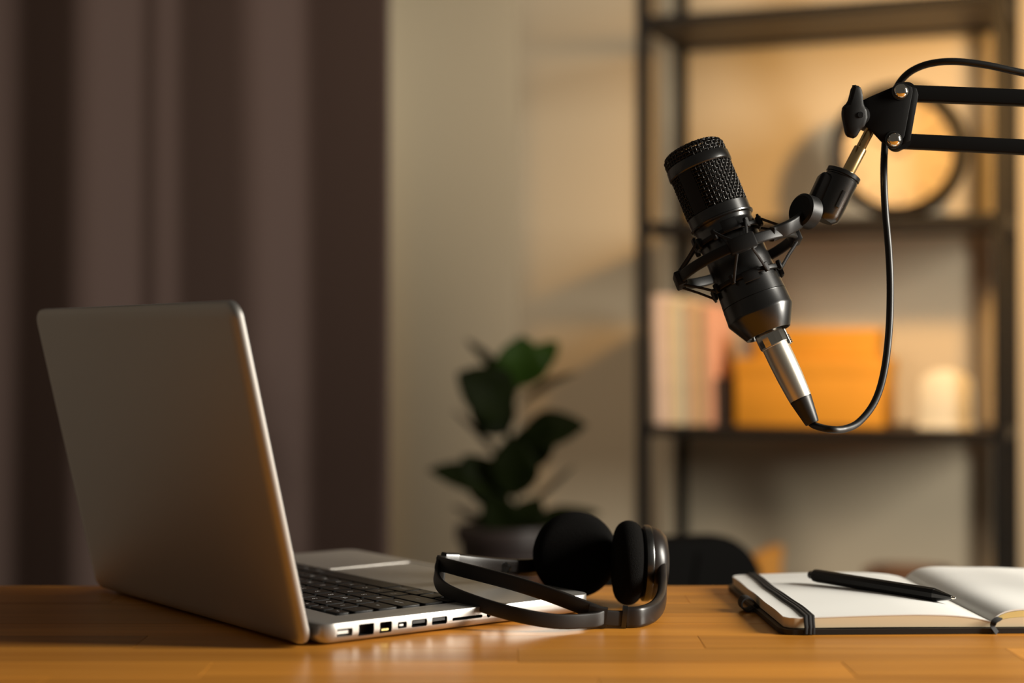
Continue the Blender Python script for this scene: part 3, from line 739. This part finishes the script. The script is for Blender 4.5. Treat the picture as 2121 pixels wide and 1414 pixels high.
# ------------------------------------------------------------------ shelf unit
sh_m = Matrix.Translation(W(0, 0.31, FLOOR)) @ Matrix.Rotation(YAW, 4, 'Z')
shelf = thing('shelf_unit', 'open black steel shelf unit with dark boards against the wall', 'shelf', W(0, 0.31, FLOOR), (0, 0, YAW))
SW, SD = 0.62, 0.26
BZ = [-0.66, -0.322, 0.047, 0.412, 0.782, 1.15]                # board tops above the table level
for x in (0, SW):
    for y in (0, SD):
        MB().box((x-0.011, y-0.011, 0), (x+0.011, y+0.011, 1.95), 0.001, None, 1).build('post', M['leg'], shelf)
for z in BZ:
    h = z - FLOOR
    MB().box((0.011, 0.004, h-0.013), (SW-0.011, SD-0.004, h), 0.001, None, 1).build('board', M['shelf_board'], shelf)
    for lo, hi in (((0.011, -0.010, h-0.018), (SW-0.011, 0.0035, h-0.001)), ((0.011, SD-0.0035, h-0.018), (SW-0.011, SD+0.010, h-0.001)),
                   ((-0.009, 0.011, h-0.018), (0.0105, SD-0.011, h-0.001)), ((SW-0.0105, 0.011, h-0.018), (SW+0.009, SD-0.011, h-0.001))):
        MB().box(lo, hi, 0.001, None, 1).build('rail', M['leg'], shelf)
def SP(x, y, z): return sh_m @ V((x, y, z - FLOOR))             # shelf x, shelf depth, table-level z

# clock on the middle board
ZB = BZ[3]
clk = thing('clock', 'round clock with dark thick rim and pale face standing on the shelf', 'clock', SP(0.440, 0.095, ZB), (0, 0, YAW))
RC = 0.119
cmx = Matrix.Translation((0, 0, RC + 0.0005)) @ Matrix.Rotation(PI/2, 4, 'X')      # local z towards the room
MB().lathe([(RC-0.003, -0.022), (RC, -0.019), (RC, 0.020), (RC-0.004, 0.026), (RC-0.014, 0.027), (RC-0.021, 0.022), (RC-0.023, -0.004), (RC-0.010, -0.022)], 72, cmx, cap=False).build('rim', M['clock_rim'], clk)
face = MB().lathe([(0.0001, 0.0), (RC-0.021, 0.0), (RC-0.021, -0.012), (0.0001, -0.012)], 64, cmx).build('face', M['clock_face'], clk)
for k in range(12):
    MB().box((-0.0022, 0.074, 0.0001), (0.0022, 0.088, 0.0008), 0, cmx @ Matrix.Rotation(-k*PI/6, 4, 'Z')).build('hour_mark', M['clock_mark'], face, smooth=False)
MB().prism([(-0.0030, -0.012), (0.0030, -0.012), (0.0016, 0.056), (-0.0016, 0.056)], 0.0014, 0.0022, 0, cmx @ Matrix.Rotation(math.radians(60), 4, 'Z')).build('hour_hand', M['clock_mark'], clk, smooth=False)
MB().prism([(-0.0024, -0.014), (0.0024, -0.014), (0.0012, 0.080), (-0.0012, 0.080)], 0.0026, 0.0034, 0, cmx @ Matrix.Rotation(math.radians(-65), 4, 'Z')).build('minute_hand', M['clock_mark'], clk, smooth=False)

# books on the lower board
ZB = BZ[2]
books = [ # thickness, height, colour, lean in degrees, label
    (0.023, 0.234, (0.74, 0.56, 0.45), 1.5, 'tall pale pink book, first beside the left shelf post'),
    (0.012, 0.226, (0.62, 0.46, 0.28), 1.5, 'slim tan book right after the thick pale pink one'),
    (0.018, 0.229, (0.72, 0.60, 0.38), 1.5, 'cream yellow book left of the thin teal grey spine'),
    (0.009, 0.214, (0.26, 0.30, 0.27), 1.5, 'thin teal grey book in the middle of the shelf row'),
    (0.021, 0.222, (0.66, 0.41, 0.22), 1.5, 'warm light brown book right of the teal grey spine'),
    (0.012, 0.212, (0.30, 0.25, 0.14), 1.5, 'thin olive brown book left of the salmon one'),
    (0.016, 0.214, (0.72, 0.36, 0.22), 1.5, 'salmon coloured book, second last towards the orange boxes'),
    (0.012, 0.085, (0.035, 0.020, 0.014), 0.0, 'short dark block added for the shadow against the orange box'),  # dark block added where the gap is only in shadow
]
xb = 0.013
for t, h, col, lean, lab in books:
    o = thing('book', lab, 'book', SP(xb, 0.035, ZB + 0.0003), (0, 0, YAW), 'books on the lower shelf')
    lm = Matrix.Rotation(math.radians(-lean), 4, 'Y')
    cm_ = mat('book_cover', col, 0.6, vary=(25, 0.10))
    ct = 0.0016
    MB().box((0, 0, 0), (ct, 0.155, h), 0.0004, lm, 1).build('cover_board', cm_, o)
    MB().box((t-ct-0.0006, 0, 0), (t-0.0006, 0.155, h), 0.0004, lm, 1).build('cover_board', cm_, o)
    MB().sweep([lm @ V((t/2-0.0003, 0.0006, 0)), lm @ V((t/2-0.0003, 0.0006, h))], rrect(t-0.0006, 0.0034, 0.0012), (0, 1, 0)).build('spine', cm_, o)
    MB().box((ct+0.0001, 0.0025, 0.003), (t-ct-0.0007, 0.151, h-0.003), 0, lm).build('pages', M['paper'], o, smooth=False)
    xb += t

def carton(name, lab, cat, x0, x1, y0, y1, z, h, m, lidh, group=None):
    o = thing(name, lab, cat, SP((x0+x1)/2, (y0+y1)/2, z), (0, 0, YAW), group)
    a, b = (x1-x0)/2, (y1-y0)/2
    MB().box((-a+0.002, -b+0.002, 0), (a-0.002, b-0.002, h-0.002), 0.0015).build('box_body', m, o)
    MB().box((-a, -b, h-lidh), (a, b, h), 0.002).build('lid', m, o)
    return o
carton('storage_box', 'larger orange lidded box standing on the shelf beside the books', 'box', 0.153, 0.419, 0.055, 0.22, ZB, 0.120, M['orange'], 0.03, 'orange storage boxes')
carton('storage_box', 'flatter orange box lying on top of the larger orange box', 'box', 0.186, 0.405, 0.06, 0.21, ZB+0.1202, 0.052, M['orange'], 0.018, 'orange storage boxes')
carton('small_box', 'small grey box on the left end of the larger orange box', 'box', 0.155, 0.184, 0.075, 0.18, ZB+0.1202, 0.040, M['greycard'], 0.012)
# cream arched ornament
orn = thing('ornament', 'cream arched ornament on the shelf right of the orange boxes', 'ornament', SP(0.524, 0.060, ZB), (0, 0, YAW))
ap = [(-0.043, 0.008), (0.043, 0.008)] + [(0.043*math.cos(t)+0.0, 0.072 + 0.030*math.sin(t)) for t in [PI*k/16 for k in range(17)]]
MB().prism(ap, -0.025, 0.025, 0.004, Matrix.Rotation(PI/2, 4, 'X')).build('arch', M['cream'], orn)
MB().box((-0.046, -0.028, 0), (0.046, 0.028, 0.009), 0.002).build('plinth', M['cream'], orn)
# things on the board below
ZB = BZ[1]
carton('storage_box', 'small ochre box low on the shelf right of the black chair', 'box', 0.190, 0.213, 0.04, 0.20, ZB, 0.140, mat('ochre_card', (0.50, 0.22, 0.03), 0.7), 0.03)
bk = thing('basket', 'brown woven basket low on the shelf behind the notebook', 'basket', SP(0.455, 0.10, ZB), (0, 0, YAW))
MB().slab(0.145, 0.15, 0.03, [(0.016, 0.0), (0.012, 0.004), (0.006, 0.06), (0.0, 0.112), (0.004, 0.112), (0.014, 0.02)], 6).build('basket_body', M['brownbox'], bk)
MB().sweep([(x, y, 0.114) for x, y in [(0.0725*math.copysign(abs(math.cos(t))**0.55, math.cos(t)), 0.075*math.copysign(abs(math.sin(t))**0.55, math.sin(t))) for t in [2*PI*k/40 for k in range(40)]]], [(0.0045*math.cos(q), 0.0045*math.sin(q)) for q in [2*PI*k/8 for k in range(8)]], (0, 0, 1), closed=True).build('basket_rim', M['brownbox'], bk)

# ------------------------------------------------------------------ curtain
ca, cb = V((-0.2005, 2.95, 0)), V((-1.35, 3.10, 0))            # right end, left end
tdir = (cb - ca).normalized(); ndir = V((-tdir.y, tdir.x, 0)); ndir = ndir if ndir.y < 0 else -ndir
Lc = (cb - ca).length
def fold(s):
    """how far the cloth stands out towards the room at distance s from its right edge"""
    K = ((-0.02, 0.075), (0.0, 0.085), (0.165, 0.0), (0.185, 0.002), (0.232, 0.052), (0.262, 0.055), (0.395, 0.004), (0.405, 0.005), (0.432, 0.020), (0.462, 0.010),
         (0.475, 0.013), (0.530, 0.080), (0.565, 0.084), (0.700, 0.012), (0.735, 0.012), (0.80, 0.055), (0.86, 0.05), (1.0, 0.0), (1.05, 0.05), (1.2, 0.01))
    for (a, u), (b, v) in zip(K[:-1], K[1:]):
        if s <= b:
            t = min(1, max(0, (s - a)/(b - a))); return u + (v - u)*t
    return K[-1][1]
def fold_soft(s):
    return sum(fold(s + d)*g_ for d, g_ in ((-0.014, 0.15), (-0.007, 0.22), (0, 0.26), (0.007, 0.22), (0.014, 0.15)))
cv = MB(); ns_, nz = 220, 14; vs = []; fs = []
for i in range(ns_ + 1):
    s = Lc*i/ns_
    for j in range(nz + 1):
        z = FLOOR + 0.012 + (2.0 - FLOOR)*j/nz
        k = fold_soft(s + 0.006*math.sin(z*2.1 + s*9))
        p = ca + tdir*s + ndir*k + V((0, 0, z)); vs.append(p)
for i in range(ns_):
    for j in range(nz):
        a = i*(nz+1) + j; fs.append((a, a+nz+1, a+nz+2, a+1))
cv.add(vs, fs)
cu = cv.build('curtain', M['curtain'], ang=180)
tag(cu, 'dark brown floor length curtain hanging in soft vertical folds behind the laptop', 'curtain')
sd_ = cu.modifiers.new('thick', 'SOLIDIFY'); sd_.thickness = 0.003

# ------------------------------------------------------------------ plant on its stand
PD = 2.55
pb = at(1052, 1125, PD); pb.z = 0
stz = -0.235
st = thing('plant_stand', 'dark stool under the potted plant behind the table', 'stand', (pb.x, PD, FLOOR))
MB().lathe([(0.0001, -FLOOR+stz-0.02), (0.118, -FLOOR+stz-0.02), (0.12, -FLOOR+stz-0.017), (0.12, -FLOOR+stz-0.003), (0.117, -FLOOR+stz), (0.0001, -FLOOR+stz)], 40).build('stool_top', M['oak'], st)
for k in range(3):
    a = 2*PI*k/3 + 0.4
    MB().sweep([(0.075*math.cos(a), 0.075*math.sin(a), -FLOOR+stz-0.02), (0.14*math.cos(a), 0.14*math.sin(a), 0)], rrect(0.022, 0.022, 0.006), (0.3, 0.1, 0)).build('leg', M['oak'], st)
plant = thing('potted_plant', 'broad leaved dark green houseplant in a dark pot left of the shelf', 'plant', (pb.x, PD, stz))
MB().lathe([(0.0001, 0), (0.052, 0), (0.056, 0.004), (0.074, 0.125), (0.080, 0.128), (0.080, 0.150), (0.074, 0.151), (0.070, 0.130), (0.0001, 0.128)], 48).build('pot', M['pot'], plant)
MB().lathe([(0.0001, 0.137), (0.069, 0.134)], 32, cap=False).build('soil', M['soil'], plant)
def PX(x, y, d=PD): return at(x, y, d)
stemp = smooth_path([V((pb.x, PD, stz+0.13)), PX(1050, 1040), PX(1056, 960), PX(1052, 880), PX(1060, 800), PX(1072, 770)], 6)
MB().tube(stemp, 0.0055, 8, scales=[1 - 0.5*k/len(stemp) for k in range(len(stemp))]).build('stem', M['stem'], plant, world=True)
def leaf(base, tip, wid, face, droop, m, d0=0.0, d1=0.0):
    a = PX(base[0], base[1], PD + d0); b = PX(tip[0], tip[1], PD + d1)
    ax = b - a; L_ = ax.length; ax.normalize()
    f = V(face); f = (f - ax*f.dot(ax)).normalized(); sdv = ax.cross(f)
    vs = []; fs = []; nl, nw = 12, 6
    pet = 0.10
    for i in range(nl + 1):
        t = i/nl
        q = max(0, (t - pet)/(1 - pet))
        hw = wid/2 * (math.sin(PI*min(1, q**0.85))**0.75 if q > 0 else 0) + 0.0022*(1 - t)
        c = a + ax*(L_*t) + f*(droop*math.sin(PI*t)*L_)
        for k in range(nw + 1):
            e = (k/nw - 0.5)*2
            vs.append(c + sdv*(e*hw) + f*(0.22*hw*abs(e) + 0.05*hw*math.sin(t*14)*abs(e)))
    for i in range(nl):
        for k in range(nw):
            p = i*(nw+1) + k; fs.append((p, p+1, p+nw+2, p+nw+1))
    o = MB().add(vs, fs).build('leaf', m, plant, world=True, ang=180)
    q = o.modifiers.new('thick', 'SOLIDIFY'); q.thickness = 0.0012
pxm = PD/FPX
leaves = [ # base, tip, width px, facing, droop, material, depth offsets
    ((1072, 812), (1082, 694), 92, (0.15, -1, 0.2), 0.06, 'leaf2', 0, -0.02),
    ((1080, 800), (1156, 706), 58, (-0.3, -0.8, 0.5), 0.08, 'leaf2', 0, 0.02),
    ((1046, 802), (966, 702), 34, (0.5, -0.5, 0.7), 0.05, 'leaf', 0, 0.05),
    ((1068, 862), (946, 772), 96, (-0.2, -0.9, 0.4), 0.10, 'leaf', -0.01, -0.06),
    ((1060, 905), (975, 800), 80, (0.1, -0.9, 0.3), 0.05, 'leaf', 0, -0.02),
    ((1050, 968), (938, 848), 26, (0.6, -0.3, 0.8), 0.02, 'leaf', 0, 0.05),
    ((1062, 925), (1216, 880), 74, (0.1, -0.8, 0.6), 0.10, 'leaf', 0, -0.03),
    ((1064, 970), (1150, 868), 70, (0.2, -0.9, 0.3), 0.05, 'leaf', 0, -0.04),
    ((1078, 838), (1196, 770), 22, (0.1, -0.3, 1), 0.06, 'leaf', 0, 0.06),
    ((1052, 1035), (886, 972), 62, (-0.2, -0.7, 0.7), 0.10, 'leaf', 0, -0.03),
    ((1054, 1055), (958, 942), 74, (0.0, -0.9, 0.4), 0.04, 'leaf', 0, -0.02),
    ((1068, 1040), (1060, 900), 84, (0.0, -1, 0.1), 0.04, 'leaf', -0.01, -0.03),
    ((1060, 1075), (1190, 962), 26, (-0.6, -0.3, 0.8), -0.03, 'leaf', 0, 0.03),
    ((1046, 1125), (936, 1046), 32, (0.5, -0.4, 0.8), 0.04, 'leaf', 0, 0.04),
    ((1062, 1112), (1246, 1062), 44, (0.0, -0.6, 0.8), 0.10, 'leaf', 0, -0.02),
    ((1058, 1120), (1010, 1020), 70, (0.0, -1, 0.2), 0.04, 'leaf', 0, -0.03),
    ((1062, 1118), (1120, 1030), 60, (0.0, -1, 0.2), 0.04, 'leaf', 0, -0.01),
]
for bs, tp, wp, fc, dr, mk, d0, d1 in leaves: leaf(bs, tp, wp*pxm*(1.22 if wp > 40 else 1.1), fc, dr, M[mk], d0, d1)

# ------------------------------------------------------------------ black chair behind the table
CDp = 2.05
cc = at(1352, 1113, CDp)
cy_ = math.radians(24)
chair = thing('chair', 'black leather chair with brown wooden edge behind the table', 'chair', (cc.x, CDp + 0.02, FLOOR), (0, 0, cy_))
HT = cc.z - FLOOR
# local: -y faces the camera, backrest in front, seat behind it
def outline(w_, h0, h1, r, sag=0.0):
    p = [(-w_/2, h0), (w_/2, h0)]
    for k in range(9):
        a = k*PI/2/8; p.append((w_/2 - r + r*math.cos(a), h1 - r + r*math.sin(a)))
    for k in range(9):
        a = PI/2 + k*PI/2/8; p.append((-w_/2 + r + r*math.cos(a), h1 - r + r*math.sin(a)))
    return p
rx = Matrix.Rotation(PI/2, 4, 'X')
MB().prism(outline(0.30, 0.42, HT, 0.075), -0.005, 0.030, 0.010, rx @ Matrix.Translation((0, 0, 0)), 3).build('backrest', M['leather'], chair, ang=60)
MB().prism(outline(0.345, 0.40, HT - 0.006, 0.095), -0.022, -0.006, 0.004, rx, 2).build('back_shell', M['oak'], chair, label='brown wooden shell behind the padding')
MB().slab(0.40, 0.38, 0.06, [(0.02, 0.40), (0.0, 0.41), (0.0, 0.445), (0.02, 0.46)], 8, Matrix.Translation((0, 0.23, 0))).build('seat', M['leather'], chair)
MB().tube(smooth_path([V((0.05, -0.0305, HT-0.02)), V((0.03, -0.0315, HT-0.12)), V((-0.02, -0.0315, HT-0.22))], 5), 0.0025, 6).build('seam', M['leather'], chair)
for sx in (-0.15, 0.15):
    for sy in (0.06, 0.37):
        MB().sweep([(sx, sy, 0.405), (sx*1.25, sy + (0.03 if sy > 0.2 else -0.03), 0)], rrect(0.026, 0.026, 0.008), (0, 1, 0)).build('leg', M['oak'], chair)
